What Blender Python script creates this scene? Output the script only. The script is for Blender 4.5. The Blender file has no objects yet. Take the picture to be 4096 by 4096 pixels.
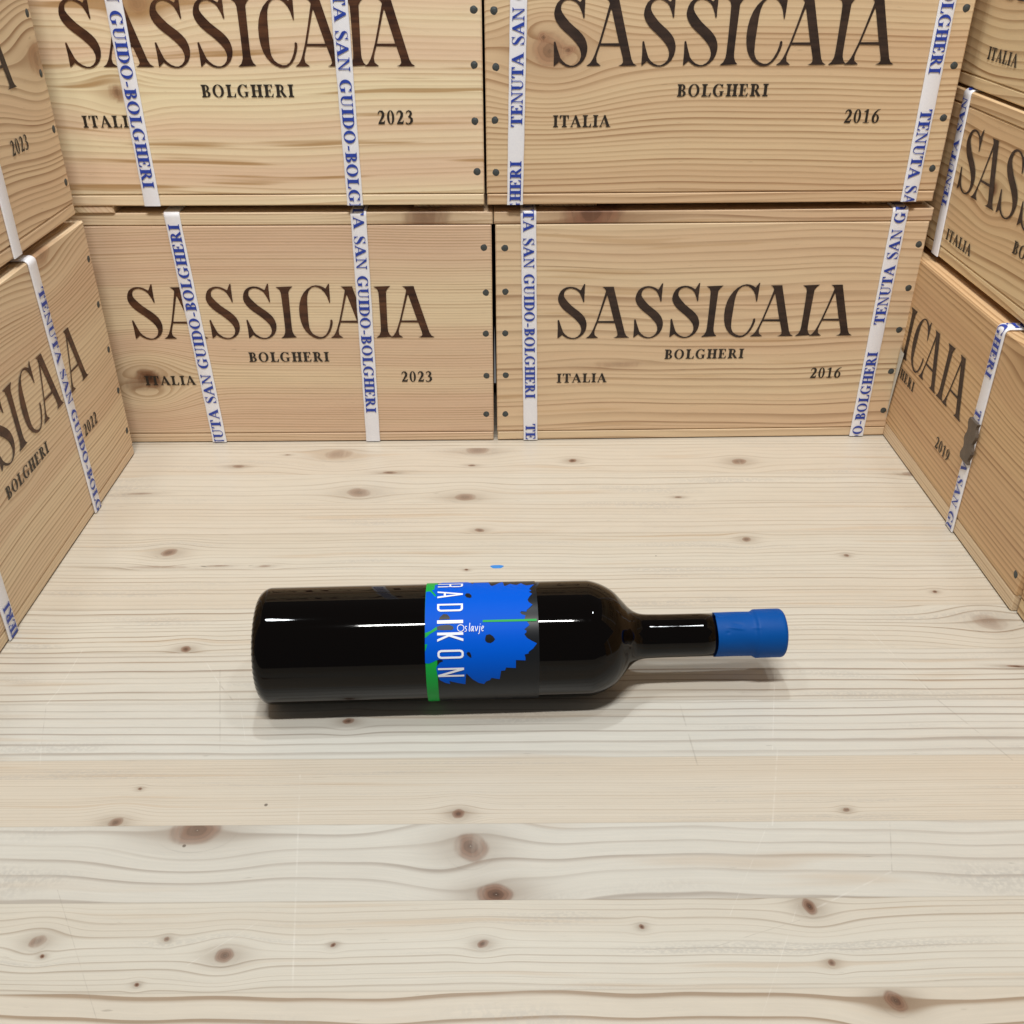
import bpy, bmesh, math, random
import numpy as np
from mathutils import Matrix, Vector
from mathutils.geometry import delaunay_2d_cdt

scene = bpy.context.scene
COL = scene.collection

# ------------------------------------------------------------------ camera
def cam_axes(pitch, yaw, roll):
    cp, sp = math.cos(pitch), math.sin(pitch); cy, sy = math.cos(yaw), math.sin(yaw)
    f = Vector((sy*cp, cy*cp, -sp)); r = Vector((cy, -sy, 0)); u = r.cross(f)
    cr, sr = math.cos(roll), math.sin(roll)
    return cr*r + sr*u, -sr*r + cr*u, f
r_, u_, f_ = cam_axes(0.54702, 0.0248, -0.00116)
cd = bpy.data.cameras.new('camera'); cam = bpy.data.objects.new('camera', cd); COL.objects.link(cam)
cam.matrix_world = Matrix(((r_.x, u_.x, -f_.x, -0.00335), (r_.y, u_.y, -f_.y, -0.75638), (r_.z, u_.z, -f_.z, 0.38927), (0, 0, 0, 1)))
cd.sensor_width = 36; cd.lens = 36*3975.36/4096; cd.clip_start = 0.01; cd.clip_end = 50
scene.camera = cam

# ------------------------------------------------------------------ light (indoor: shop lamps overhead)
world = bpy.data.worlds.new('World'); scene.world = world; world.use_nodes = True
bg = world.node_tree.nodes['Background']; bg.inputs[0].default_value = (1.0, 0.985, 0.965, 1); bg.inputs[1].default_value = 0.13
def area_lamp(name, loc, aim, sx, sy, power, col, shape='RECTANGLE'):
    l = bpy.data.lights.new(name, 'AREA'); l.shape = shape; l.size = sx; l.size_y = sy; l.energy = power; l.color = col
    o = bpy.data.objects.new(name, l); COL.objects.link(o); o.location = loc
    o.rotation_euler = (Vector(aim) - Vector(loc)).to_track_quat('-Z', 'Y').to_euler(); return o
area_lamp('overhead_strip_lamp', (-0.03, -0.92, 2.0), (-0.02, 1.3, 0.3), 0.56, 0.09, 35.5, (1.0, 0.985, 0.95))
area_lamp('left_spot_lamp', (-0.39, -0.33, 1.35), (-0.05, -0.15, 0.0), 0.09, 0.05, 2.0, (0.92, 0.97, 1.0))
area_lamp('right_spot_lamp', (0.41, -0.33, 1.35), (0.05, -0.15, 0.0), 0.09, 0.05, 2.0, (0.92, 0.97, 1.0))
area_lamp('rear_downlight_lamp', (-0.02, -0.01, 1.60), (0.0, -0.25, 0.0), 0.04, 0.04, 5.2, (0.90, 0.96, 1.0))
scene.view_settings.view_transform = 'Standard'; scene.view_settings.look = 'None'
scene.view_settings.exposure = 0.20; scene.view_settings.gamma = 1
scene.cycles.max_bounces = 8; scene.cycles.sample_clamp_indirect = 6

# ------------------------------------------------------------------ traced outlines (millimetres / radians, in the plane of the thing they are printed on)
BIG={"S":[[[20.89,42.97],[20.22,42.82],[18.85,40.17],[18.0,38.3],[17.4,37.99],[16.15,38.79],[14.28,39.9],[12.12,40.55],[9.37,40.83],[6.64,40.45],[4.22,39.37],[2.13,37.51],[0.82,35.0],[0.17,32.47],[0.0,30.57],[0.51,28.34],[1.8,25.77],[4.04,22.87],[6.88,20.26],[10.05,17.81],[13.23,15.03],[16.13,12.07],[18.08,9.44],[19.12,6.49],[19.2,4.19],[18.36,1.56],[16.54,-0.41],[14.08,-1.7],[11.88,-1.68],[9.03,-0.65],[6.46,1.36],[4.85,3.35],[3.84,5.99],[2.51,9.61],[1.5,12.88],[1.11,13.6],[0.39,13.54],[0.1,12.89],[0.41,6.03],[0.33,2.74],[0.28,-1.88],[1.06,-1.56],[3.97,0.89],[6.21,-0.79],[8.44,-1.97],[10.97,-2.6],[13.48,-2.69],[16.28,-2.06],[19.05,-0.43],[21.17,1.69],[22.78,4.8],[23.43,8.08],[23.41,10.37],[22.78,12.98],[21.6,15.59],[19.65,18.04],[17.08,20.48],[13.91,22.93],[10.75,25.52],[7.89,28.58],[5.82,31.15],[4.69,33.22],[4.64,34.96],[5.05,36.85],[6.39,38.41],[8.5,39.33],[10.63,39.47],[13.1,38.66],[15.28,37.38],[16.87,35.79],[18.18,33.25],[19.18,31.02],[19.89,28.46],[20.52,28.07],[20.95,28.77],[20.8,32.9],[20.98,36.38],[20.9,38.58],[21.1,41.41],[21.14,42.66]]],"A":[[[11.54,40.4],[20.71,40.5],[21.3,38.04],[22.81,32.66],[25.87,21.77],[28.57,12.35],[31.5,2.16],[32.9,-0.34],[35.39,-1.92],[22.31,-1.98],[24.62,-1.08],[25.64,0.24],[25.34,2.88],[22.9,10.62],[9.17,10.93],[7.64,6.69],[6.84,3.41],[7.28,0.44],[10.2,-1.85],[0.0,-1.97],[2.6,-0.17],[4.37,2.45],[5.8,5.73],[8.31,12.89],[10.98,22.56],[14.62,36.85],[14.58,37.64],[13.27,39.38]],[[15.55,33.36],[16.18,33.2],[22.18,12.42],[9.57,12.39]]],"I":[[[0.46,40.18],[13.76,40.68],[11.66,38.81],[10.09,36.3],[9.95,31.87],[9.7,22.59],[9.48,12.88],[9.45,5.67],[9.73,3.03],[10.8,0.38],[12.55,-1.3],[0.0,-2.0],[2.33,-0.03],[3.62,2.77],[3.95,5.73],[4.14,16.19],[4.12,30.02],[3.99,35.73],[3.11,38.27]]],"C":[[[25.84,42.61],[24.94,42.46],[22.63,38.86],[20.95,39.98],[18.35,41.11],[15.21,41.61],[11.92,40.86],[8.47,38.84],[5.16,35.56],[2.82,31.77],[1.15,27.32],[0.17,22.2],[0.0,16.71],[0.54,11.82],[1.64,7.55],[3.46,3.91],[6.0,0.91],[8.76,-1.11],[12.07,-2.48],[14.94,-2.67],[17.71,-2.04],[20.61,0.09],[23.05,3.37],[24.76,7.31],[25.71,10.9],[25.62,12.86],[24.76,13.46],[23.9,12.88],[23.71,10.59],[22.64,6.67],[20.88,3.06],[18.99,0.44],[16.64,-1.03],[14.12,-1.1],[11.15,0.02],[8.73,1.87],[7.32,4.53],[6.74,6.84],[6.54,12.73],[6.86,20.84],[7.21,28.54],[7.89,33.31],[9.3,37.1],[11.77,39.6],[14.44,40.36],[16.96,39.86],[19.32,38.27],[21.49,35.72],[23.13,32.53],[24.08,28.7],[24.57,27.25],[25.17,27.41],[25.42,31.55],[25.5,35.68],[25.59,39.78]]]}
LEAF={"blue":[[-29.21,1.977],[-28.57,2.097],[-14.69,2.062],[-14.16,1.925],[-13.15,2.014],[-5.21,2.016],[-4.03,1.826],[-3.03,1.803],[-1.48,1.843],[2.76,2.038],[3.55,1.791],[4.56,1.797],[6.95,1.887],[9.17,1.834],[10.67,1.818],[13.1,1.909],[14.5,1.832],[15.95,1.788],[20.34,1.828],[18.07,1.696],[17.23,1.651],[18.4,1.607],[16.93,1.569],[18.64,1.517],[17.12,1.45],[15.9,1.377],[16.41,1.326],[18.4,1.271],[16.72,1.215],[15.18,1.172],[14.88,1.138],[12.2,1.149],[11.42,1.125],[12.36,1.091],[14.3,1.073],[13.73,1.014],[15.13,0.961],[16.28,0.906],[13.27,0.836],[14.47,0.817],[14.44,0.787],[13.29,0.759],[14.59,0.699],[16.99,0.653],[19.97,0.606],[17.86,0.526],[15.29,0.469],[15.38,0.446],[13.18,0.43],[13.64,0.379],[13.62,0.332],[8.51,0.341],[8.37,0.202],[3.1,0.216],[2.59,0.162],[0.4,0.159],[-0.39,-0.008],[-4.79,0.025],[-5.54,-0.022],[-7.76,-0.05],[-8.77,-0.106],[-11.7,-0.077],[-15.07,0.007],[-18.16,0.125],[-18.52,0.095],[-18.98,-0.1],[-22.97,-0.068],[-27.57,-0.018],[-27.15,-0.084],[-29.81,-0.056],[-32.67,0.007],[-33.77,0.101],[-34.34,0.238],[-33.28,0.317],[-30.83,0.35],[-30.81,0.374],[-32.25,0.382],[-34.2,0.373],[-36.17,0.343],[-38.12,0.321],[-40.15,0.328],[-40.05,0.55],[-39.92,0.845],[-39.88,1.342],[-39.79,1.644],[-37.6,1.655],[-34.67,1.503],[-33.99,1.523],[-36.75,1.694],[-35.26,1.714],[-35.11,1.924],[-33.02,1.962]],"green":[[[-33.65,0.918],[-33.52,0.862],[-37.32,0.798],[-39.9,0.734],[-39.88,0.818],[-36.82,0.85]],[[-39.95,0.638],[-38.69,0.637],[-39.35,0.579],[-40.02,0.521]],[[-8.87,1.008],[20.24,1.007],[20.18,0.968],[-8.9,0.972]]],"holes":[[[-18.42,1.524],[-17.43,1.568],[-15.93,1.564],[-14.69,1.508],[-14.7,1.462],[-15.7,1.446],[-17.43,1.465]],[[-7.77,0.709],[-7.25,0.76],[-5.3,0.773],[-3.62,0.742],[-2.44,0.69],[-3.44,0.654],[-4.92,0.63],[-6.85,0.642],[-7.8,0.672]],[[-17.89,0.473],[-17.14,0.502],[-15.94,0.486],[-15.35,0.433],[-15.37,0.398],[-16.23,0.411],[-17.42,0.443]],[[-33.41,0.915],[-31.46,0.936],[-27.08,0.944],[-24.9,0.916],[-24.58,0.878],[-25.66,0.856],[-30.03,0.856],[-33.42,0.864]],[[-32.43,1.031],[-31.94,1.078],[-29.99,1.131],[-28.03,1.125],[-26.57,1.074],[-26.58,1.037],[-30.48,1.034]],[[-33.62,0.372],[-30.81,0.373],[-30.58,0.354],[-32.3,0.335],[-33.71,0.278]]]}
FKN=[[-0.13,-0.021,0.0083,1.3,0.45],[-0.0844,-0.054,0.002,3,0.6],[-0.0131,-0.0171,0.0063,1.6,0.45],[-0.0183,-0.0436,0.0016,2,0.6],[0.0641,-0.0377,0.0031,1,0.75],[0.2005,-0.0427,0.0051,1.1,0.6],[-0.1056,-0.085,0.0066,1.4,0.5],[-0.0234,-0.0945,0.0054,1.5,0.5],[-0.2084,-0.0401,0.0024,2,0.5],[-0.0117,-0.1427,0.0027,1.2,0.6],[-0.2313,-0.1661,0.0046,1.2,0.6],[0.1415,-0.099,0.0013,2,0.7],[0.1801,-0.16,0.0031,1,0.6],[0.2458,-0.1824,0.0018,1,0.7],[0.2911,-0.2269,0.0015,1,0.75],[0.3126,-0.26,0.0083,1.15,0.42],[-0.192,-0.2742,0.0029,1.1,0.75],[-0.0846,-0.34,0.0025,1.2,0.8],[-0.0207,-0.1929,0.0012,1,0.8],[0.3109,-0.3036,0.001,7,0.9],[-0.0218,-0.4083,0.003,1,0.75],[0.1738,-0.4108,0.0014,1.1,1],[-0.1867,-0.3872,0.001,1,0.7],[-0.0155,-0.4285,0.0087,0.9,0.8],[-0.1504,-0.4153,0.0084,1.5,0.75],[-0.0034,-0.4564,0.006,1.4,0.8],[0.1393,-0.4665,0.0041,0.75,0.8],[-0.1216,-0.4846,0.0036,1.1,0.65],[-0.2058,-0.4754,0.0033,1,0.6],[-0.2009,-0.4829,0.001,1,0.9],[-0.149,-0.4759,0.0012,1,0.85],[-0.0752,-0.4807,0.0011,1,0.85],[-0.0097,-0.4818,0.0021,1.1,0.75],[-0.1558,-0.4975,0.001,1,0.85],[0.0614,-0.4752,0.0013,0.9,0.85],[0.1409,-0.4951,0.0016,1,0.7],[0.1623,-0.5129,0.0046,0.95,0.8],[-0.1926,-0.4094,0.003,1.2,0.65],[-0.2758,-0.0823,0.0016,6,0.35],[-0.16,-0.1849,0.0014,3,0.4],[-0.193,-0.1837,0.0009,8,0.5],[-0.2322,-0.1844,0.0017,12,0.25],[-0.1718,-0.0212,0.0012,2,0.5],[0.3335,-0.067,0.0032,2,0.4]]
SCR=[[-0.0657,-0.2875,-0.0446,-0.3151],[-0.2551,-0.273,-0.2564,-0.3095],[-0.2564,-0.3095,-0.2589,-0.3221],[-0.2589,-0.3221,-0.2497,-0.3541],[-0.2497,-0.3541,-0.2448,-0.369],[-0.1665,-0.2941,-0.1516,-0.3605],[-0.1507,-0.3166,-0.1382,-0.3571],[0.2335,-0.2638,0.2508,-0.3293],[0.2508,-0.3293,0.2731,-0.379],[0.2217,-0.266,0.2427,-0.2957],[0.2427,-0.2957,0.2504,-0.3229],[0.1496,-0.3684,0.1341,-0.4194],[0.1316,-0.4193,0.1021,-0.4701],[0.1929,-0.4193,0.1836,-0.4484],[0.1836,-0.4484,0.1427,-0.4672],[0.133,-0.4735,0.0909,-0.4862],[-0.1368,-0.4887,-0.1107,-0.4684],[-0.1055,-0.3798,-0.0897,-0.5015],[-0.2068,-0.4486,-0.167,-0.5138],[-0.1777,-0.2846,-0.1635,-0.3076],[-0.1635,-0.3076,-0.1534,-0.3207],[0.134,-0.4657,0.1036,-0.5208],[0.1666,-0.296,0.1469,-0.3683],[0.103,-0.3317,0.1044,-0.3782]]
CKN={"A":[[0.0532,0.0591,0.0085,1.25,1],[0.0457,0.0541,0.0061,2,0.5]],"C":[[0.0781,0.0792,0.0059,0.9,0.8],[0.1026,0.1349,0.0067,1,0.4]],"D":[[0.045,0.1047,0.0108,1.1,0.8],[0.0572,0.1055,0.0035,1.5,1],[0.0406,0.1134,0.0041,1,1]],"R2":[[0.166,0.0652,0.0056,1,0.9]],"L2":[[0.3297,0.104,0.0102,1.6,0.6]],"L1":[[0.2568,0.192,0.0079,2,0.6]]}

# ------------------------------------------------------------------ node helper
class G:
    def __init__(s, name):
        s.m = bpy.data.materials.new(name); s.m.use_nodes = True; s.t = s.m.node_tree
        s.b = s.t.nodes['Principled BSDF']
    def n(s, typ, **kw):
        d = s.t.nodes.new(typ)
        for k, v in kw.items(): setattr(d, k, v)
        return d
    def put(s, sock, v):
        if hasattr(v, 'is_linked') or isinstance(v, bpy.types.NodeSocket): s.t.links.new(v, sock)
        else: sock.default_value = v
    def math(s, op, a, b=0.0, c=0.0, clamp=False):
        d = s.n('ShaderNodeMath', operation=op, use_clamp=clamp)
        for i, v in enumerate((a, b, c)): s.put(d.inputs[i], v)
        return d.outputs[0]
    def add(s, a, b): return s.math('ADD', a, b)
    def mul(s, a, b): return s.math('MULTIPLY', a, b)
    def vec(s, x, y, z=0.0):
        d = s.n('ShaderNodeCombineXYZ')
        for i, v in enumerate((x, y, z)): s.put(d.inputs[i], v)
        return d.outputs[0]
    def noise(s, v, scale=1.0, detail=2.0, rough=0.5):
        d = s.n('ShaderNodeTexNoise'); s.put(d.inputs['Vector'], v); d.inputs['Scale'].default_value = scale
        d.inputs['Detail'].default_value = detail; d.inputs['Roughness'].default_value = rough; return d.outputs[0]
    def sstep(s, v, a, b, lo=0.0, hi=1.0):
        d = s.n('ShaderNodeMapRange', interpolation_type='SMOOTHSTEP'); s.put(d.inputs[0], v)
        for i, x in zip((1, 2, 3, 4), (a, b, lo, hi)): d.inputs[i].default_value = x
        return d.outputs[0]
    def mix(s, f, a, b):
        d = s.n('ShaderNodeMix', data_type='RGBA'); s.put(d.inputs[0], f)
        for i, v in ((6, a), (7, b)): s.put(d.inputs[i], v if not isinstance(v, tuple) else (*v[:3], 1))
        return d.outputs[2]
    def attr(s, name):
        d = s.n('ShaderNodeAttribute', attribute_name=name)
        x = s.n('ShaderNodeSeparateXYZ'); s.t.links.new(d.outputs['Vector'], x.inputs[0]); return x.outputs
    def bump(s, h, strength, dist=0.001):
        d = s.n('ShaderNodeBump'); d.inputs['Strength'].default_value = strength; d.inputs['Distance'].default_value = dist
        s.put(d.inputs['Height'], h); s.t.links.new(d.outputs[0], s.b.inputs['Normal'])
    def set(s, **kw):
        for k, v in kw.items(): s.put(s.b.inputs[k.replace('_', ' ')], v if not isinstance(v, tuple) else (*v[:3], 1))
        return s.m

def plain(name, col, rough=0.5, metal=0.0, spec=0.5, var=0.0, scale=60):
    g = G(name); c = col
    if var:
        t = g.n('ShaderNodeTexCoord').outputs['Object']; k = g.noise(t, scale, 4)
        c = g.mix(k, tuple(x*(1-var) for x in col), tuple(min(1, x*(1+var)) for x in col))
    return g.set(Base_Color=c, Roughness=rough, Metallic=metal, Specular_IOR_Level=spec)

def ink(name, a, b, rough=0.5):
    g = G(name); t = g.n('ShaderNodeTexCoord').outputs['Object']
    mp = g.n('ShaderNodeMapping'); g.t.links.new(t, mp.inputs[0]); mp.inputs['Scale'].default_value = (14, 1, 330)
    k = g.noise(mp.outputs[0], 1, 4, .6); k2 = g.noise(t, 45, 3)
    c = g.mix(g.sstep(g.add(g.mul(k, .7), g.mul(k2, .5)), .45, .85), a, b)
    g.bump(k, .15, .0004)
    return g.set(Base_Color=c, Roughness=rough, Specular_IOR_Level=.4)

def wood(name, pale, tint, dark, F=220, contrast=0.55, rough=0.55, jitter=2.2, fiber=0.12, fleck=0.25, knot=(0.13, 0.065, 0.035), spec=0.35, scratch=None, band=0.6, grey=0.0, lo=0.25, pitch=0.0, stave=False):
    """pine: attribute 'gr' = (metres along grain, warped metres across grain, board seed), 'kn' = (knot, halo, knot radius)"""
    g = G(name)
    u, ph, seed = g.attr('gr'); kd, kh, kr = g.attr('kn')
    sd = g.mul(seed, 7.31)
    ju = g.noise(g.vec(g.mul(u, 2.6), g.mul(ph, 45.0), sd), 1, 2)
    n1 = g.noise(g.vec(0.0, g.mul(ph, 55.0), g.add(sd, 3.0)), 1, 2)
    wob = g.noise(g.vec(g.mul(u, 28.0), g.mul(ph, 150.0), sd), 1, 3)
    p = g.add(g.mul(ph, F), g.add(g.mul(n1, jitter), g.add(g.mul(ju, 0.9 if stave else 0.45), g.mul(wob, 0.10))))
    f = g.math('FRACT', p)
    ring = g.mul(g.math('POWER', g.sstep(f, lo, 0.93), 1.6), g.sstep(f, 0.94, 1.0, 1.0, 0.0))
    idx = g.math('FLOOR', p)
    st = g.noise(g.vec(g.mul(idx, 0.73), g.mul(u, 1.6), sd), 1, 1)
    st = g.sstep(st, 0.28, 0.72, 0.3, 1.2)
    br = g.noise(g.vec(g.mul(u, 14.0), g.mul(ph, 260.0), g.add(sd, 9.0)), 1, 3)
    st = g.mul(st, g.sstep(br, 0.2, 0.62, 0.55, 1.1))
    b1 = g.noise(g.vec(g.mul(u, 1.1), g.mul(ph, 30.0), g.add(sd, 5.0)), 1, 3)
    base = g.mix(g.sstep(b1, 0.5-band*0.3, 0.5+band*0.3), pale, tint)
    if stave: seam, sb, tone = g.attr('st')
    else: sb = 1.0
    ringm = g.mul(g.mul(g.mul(ring, st), contrast), sb)
    col = g.mix(ringm, base, dark)
    if stave:
        col = g.mix(g.math('MULTIPLY', tone, 1.0, clamp=True), col, (0.54, 0.45, 0.35)); col = g.mix(g.math('MULTIPLY', tone, -1.0, clamp=True), col, (0.54, 0.535, 0.50))
        col = g.mix(g.mul(seam, 0.2), col, tuple(x*.55 for x in dark))
    fib = g.noise(g.vec(g.mul(u, 22.0), g.mul(ph, 1500.0), sd), 1, 3, 0.6)
    v = g.add(1.0, g.mul(g.add(fib, -0.5), fiber*2))
    mot = g.noise(g.vec(g.mul(u, 40.0), g.mul(ph, 90.0), sd), 1, 4, 0.65)
    v = g.mul(v, g.add(1.0, g.mul(g.add(mot, -0.5), fiber*0.8)))
    d = g.n('ShaderNodeMix', data_type='RGBA', blend_type='MULTIPLY'); d.inputs[0].default_value = 1
    g.t.links.new(col, d.inputs[6]); g.t.links.new(g.vec(v, v, v), d.inputs[7]); col = d.outputs[2]
    fl = g.noise(g.vec(g.mul(u, 75.0), g.mul(ph, 850.0), g.add(sd, 1.0)), 1, 1)
    col = g.mix(g.mul(g.sstep(fl, 0.74, 0.84), fleck), col, tuple(x*0.32 for x in dark))
    if grey:   # planing marks: greyish rough patches along the grain
        gp = g.noise(g.vec(g.mul(u, 6.0), g.mul(ph, 60.0), g.add(sd, 12.0)), 1, 3)
        gs = g.noise(g.vec(g.mul(u, 500.0), g.mul(ph, 800.0), sd), 1, 2)
        col = g.mix(g.mul(g.mul(g.sstep(gp, 0.56, 0.7), g.sstep(gs, 0.35, 0.6)), grey), col, (0.36, 0.34, 0.31))
    if pitch:
        pp = g.noise(g.vec(g.mul(u, 5.0), g.mul(ph, 120.0), g.add(sd, 21.0)), 1, 2)
        col = g.mix(g.mul(g.sstep(pp, 0.60, 0.70), pitch), col, (0.38, 0.20, 0.06))
    kr2 = g.math('FRACT', g.add(g.mul(kr, 3.6), g.mul(mot, 0.9)))
    kc = g.mix(g.mul(g.sstep(kr2, 0.35, 0.95), 0.6), tuple(min(1, x*1.75) for x in knot), knot)
    kc = g.mix(g.mul(g.mul(g.sstep(kr, 0.05, 0.75, 1.0, 0.0), kd), 0.75), kc, tuple(x*.35 for x in knot))
    col = g.mix(kh, col, tuple(a*0.62+b*0.3 for a, b in zip(dark, knot)))
    kn2 = g.noise(g.vec(g.mul(u, 190.0), g.mul(ph, 190.0), sd), 1, 3)
    col = g.mix(g.mul(kd, g.sstep(kn2, 0.2, 0.55, 0.45, 1.0)), col, kc)
    rr = g.add(rough, g.mul(ring, -0.06))
    h = g.add(g.mul(ring, 0.5), g.mul(fib, 0.6))
    if scratch:
        P = g.n('ShaderNodeTexCoord').outputs['Object']
        wn = g.noise(P, 160.0, 2)
        lightm, darkm = 0.0, 0.0
        for i, (ax, ay, bx, by) in enumerate(scratch):
            L2 = (bx-ax)**2+(by-ay)**2
            s1 = g.n('ShaderNodeVectorMath', operation='SUBTRACT'); g.t.links.new(P, s1.inputs[0]); s1.inputs[1].default_value = (ax, ay, 0)
            dt = g.n('ShaderNodeVectorMath', operation='DOT_PRODUCT'); g.t.links.new(s1.outputs[0], dt.inputs[0]); dt.inputs[1].default_value = ((bx-ax)/L2, (by-ay)/L2, 0)
            hcl = g.math('ADD', dt.outputs['Value'], 0.0, clamp=True)
            sc = g.n('ShaderNodeVectorMath', operation='SCALE'); sc.inputs[0].default_value = (bx-ax, by-ay, 0); g.t.links.new(hcl, sc.inputs['Scale'])
            ds = g.n('ShaderNodeVectorMath', operation='DISTANCE'); g.t.links.new(s1.outputs[0], ds.inputs[0]); g.t.links.new(sc.outputs[0], ds.inputs[1])
            w = 0.00022 + 0.00012*(i % 3)
            mk = g.mul(g.sstep(ds.outputs['Value'], w*0.4, w*1.3, 1.0, 0.0), g.sstep(wn, 0.3, 0.7))
            if i % 5 in (0, 3): darkm = g.math('MAXIMUM', darkm, mk)
            else: lightm = g.math('MAXIMUM', lightm, mk)
        col = g.mix(g.mul(lightm, 0.17), col, (0.86, 0.84, 0.79)); col = g.mix(g.mul(darkm, 0.3), col, (0.2, 0.17, 0.14))
        dn = g.n('ShaderNodeTexVoronoi'); g.put(dn.inputs['Vector'], P); dn.inputs['Scale'].default_value = 26
        rnd = g.n('ShaderNodeSeparateColor'); g.t.links.new(dn.outputs['Color'], rnd.inputs[0])
        spk = g.mul(g.sstep(dn.outputs['Distance'], 0.016, 0.03, 1.0, 0.0), g.sstep(rnd.outputs[0], 0.72, 0.74))
        col = g.mix(g.mul(spk, 0.75), col, (0.07, 0.05, 0.035))
    g.bump(h, 0.10, 0.0006)
    return g.set(Base_Color=col, Roughness=rr, Specular_IOR_Level=spec)

# ------------------------------------------------------------------ object helpers
def tag(o, label=None, cat=None, group=None, kind=None):
    for k, v in (('label', label), ('category', cat), ('group', group), ('kind', kind)):
        if v: o[k] = v
    return o
def empty(name, loc, rz=0.0):
    o = bpy.data.objects.new(name, None); COL.objects.link(o); o.location = loc; o.rotation_euler = (0, 0, rz); o.empty_display_size = .02; return o
def link_mesh(name, verts, faces, mats, parent=None, midx=None, smooth=False, attrs=None):
    me = bpy.data.meshes.new(name); me.from_pydata([tuple(map(float, v)) for v in verts], [], [tuple(map(int, f)) for f in faces])
    if not isinstance(mats, (list, tuple)): mats = [mats]
    for m in mats: me.materials.append(m)
    if midx is not None: me.polygons.foreach_set('material_index', list(midx))
    if smooth: me.polygons.foreach_set('use_smooth', [True]*len(me.polygons))
    for k, a in (attrs or {}).items():
        at = me.attributes.new(k, 'FLOAT_VECTOR', 'POINT'); at.data.foreach_set('vector', np.asarray(a, dtype=np.float32).ravel())
    me.update(); o = bpy.data.objects.new(name, me); COL.objects.link(o)
    if parent: o.parent = parent
    return o

# grain field of one board: u along, v across (numpy arrays)
def grain(u, v, seed, knots=(), waves=(), tilt=0.0):
    rnd = random.Random(int(seed*1000)+5)
    ve = v + tilt*u
    for amp, lam in waves:
        ve = ve + amp*np.sin(2*np.pi*(u/lam + rnd.random()) + v*rnd.uniform(-25, 25))
    kd = np.zeros_like(u); kh = np.zeros_like(u); kr = np.full_like(u, 9.0)
    for (ku, kv, R, ex, s) in knots:
        a = rnd.uniform(0, 6.28)
        du, dv = u-ku, v-kv
        w = np.exp(-(du/(R*4.2*max(1, ex*.7)))**2 - (dv/(R*3.2))**2)
        ve = ve - dv*0.88*w
        sl = rnd.uniform(-.5, .5); du2 = du - dv*sl; dv2 = dv + du*sl*.25
        ang = np.arctan2(dv2, du2/ex)
        d = np.sqrt((du2/(R*ex))**2 + (dv2/R)**2)*(1+0.08*np.sin(ang+a)+0.05*np.sin(2*ang+2*a)+0.03*np.sin(5*ang+3*a))
        t = np.clip((1.25-d)/0.95, 0, 1); core = t*t*(3-2*t)
        t = np.clip((1.12-d)/0.22, 0, 1); disc = t*t*(3-2*t)
        m = (0.55*disc+0.45*core)*s
        kd = np.maximum(kd, m); kh = np.maximum(kh, np.exp(-((du2/(R*ex*2.6))**2+(dv2/(R*1.5))**2))*0.55*s); kr = np.where(d < 1.6, np.minimum(kr, d), kr)
    return ve, kd, kh, kr

def slab(name, parent, mat, x0, x1, z0, z1, yf, yb, seed, along='x', step=0.003, knots=(), waves=(), tilt=0.0, ch=0.0009, v0=0.0, merge=None):
    """board whose face lies at y=yf (toward -y), thickness to y=yb, fine grid on the face, softened arrises; grain along x or y or z"""
    nx = max(2, int(round((x1-x0)/step))); nz = max(2, int(round((z1-z0)/step)))
    xs = np.concatenate([[x0], np.linspace(x0+ch, x1-ch, nx), [x1]]); zs = np.concatenate([[z0], np.linspace(z0+ch, z1-ch, nz), [z1]])
    X, Z = np.meshgrid(xs, zs)
    Y = np.full_like(X, yf); Y[0, :] += ch; Y[-1, :] += ch; Y[1:-1, 0] += ch; Y[1:-1, -1] += ch
    R, Cn = X.shape; n = R*Cn
    V = np.stack([X.ravel(), Y.ravel(), Z.ravel()], 1)
    idx = np.arange(n).reshape(R, Cn)
    q = np.stack([idx[:-1, :-1], idx[:-1, 1:], idx[1:, 1:], idx[1:, :-1]], -1).reshape(-1, 4)
    rim = np.concatenate([idx[0, :-1], idx[:-1, -1], idx[-1, :0:-1], idx[:0:-1, 0]])
    Vb = V[rim].copy(); Vb[:, 1] = yb
    bi = n + np.arange(len(rim)); nxt = np.roll(np.arange(len(rim)), -1)
    side = np.stack([rim[nxt], rim, bi, bi[nxt]], -1)
    allv = np.concatenate([V, Vb]); faces = [list(f) for f in q] + [list(f) for f in side] + [list(bi[::-1])]
    x, y, z = allv[:, 0], allv[:, 1], allv[:, 2]
    if along == 'x': u, v = x, z + (y-yf)*0.8
    elif along == 'z': u, v = z, x + (y-yf)*0.8
    else: u, v = y, x + z*0.8
    ve, kd, kh, kr = grain(u, v, seed, knots, waves, tilt)
    at = {'gr': np.stack([u, ve+v0, np.full_like(u, seed)], 1), 'kn': np.stack([kd, kh, kr], 1)}
    return link_mesh(name, allv, faces, mat, parent, attrs=at)

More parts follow.
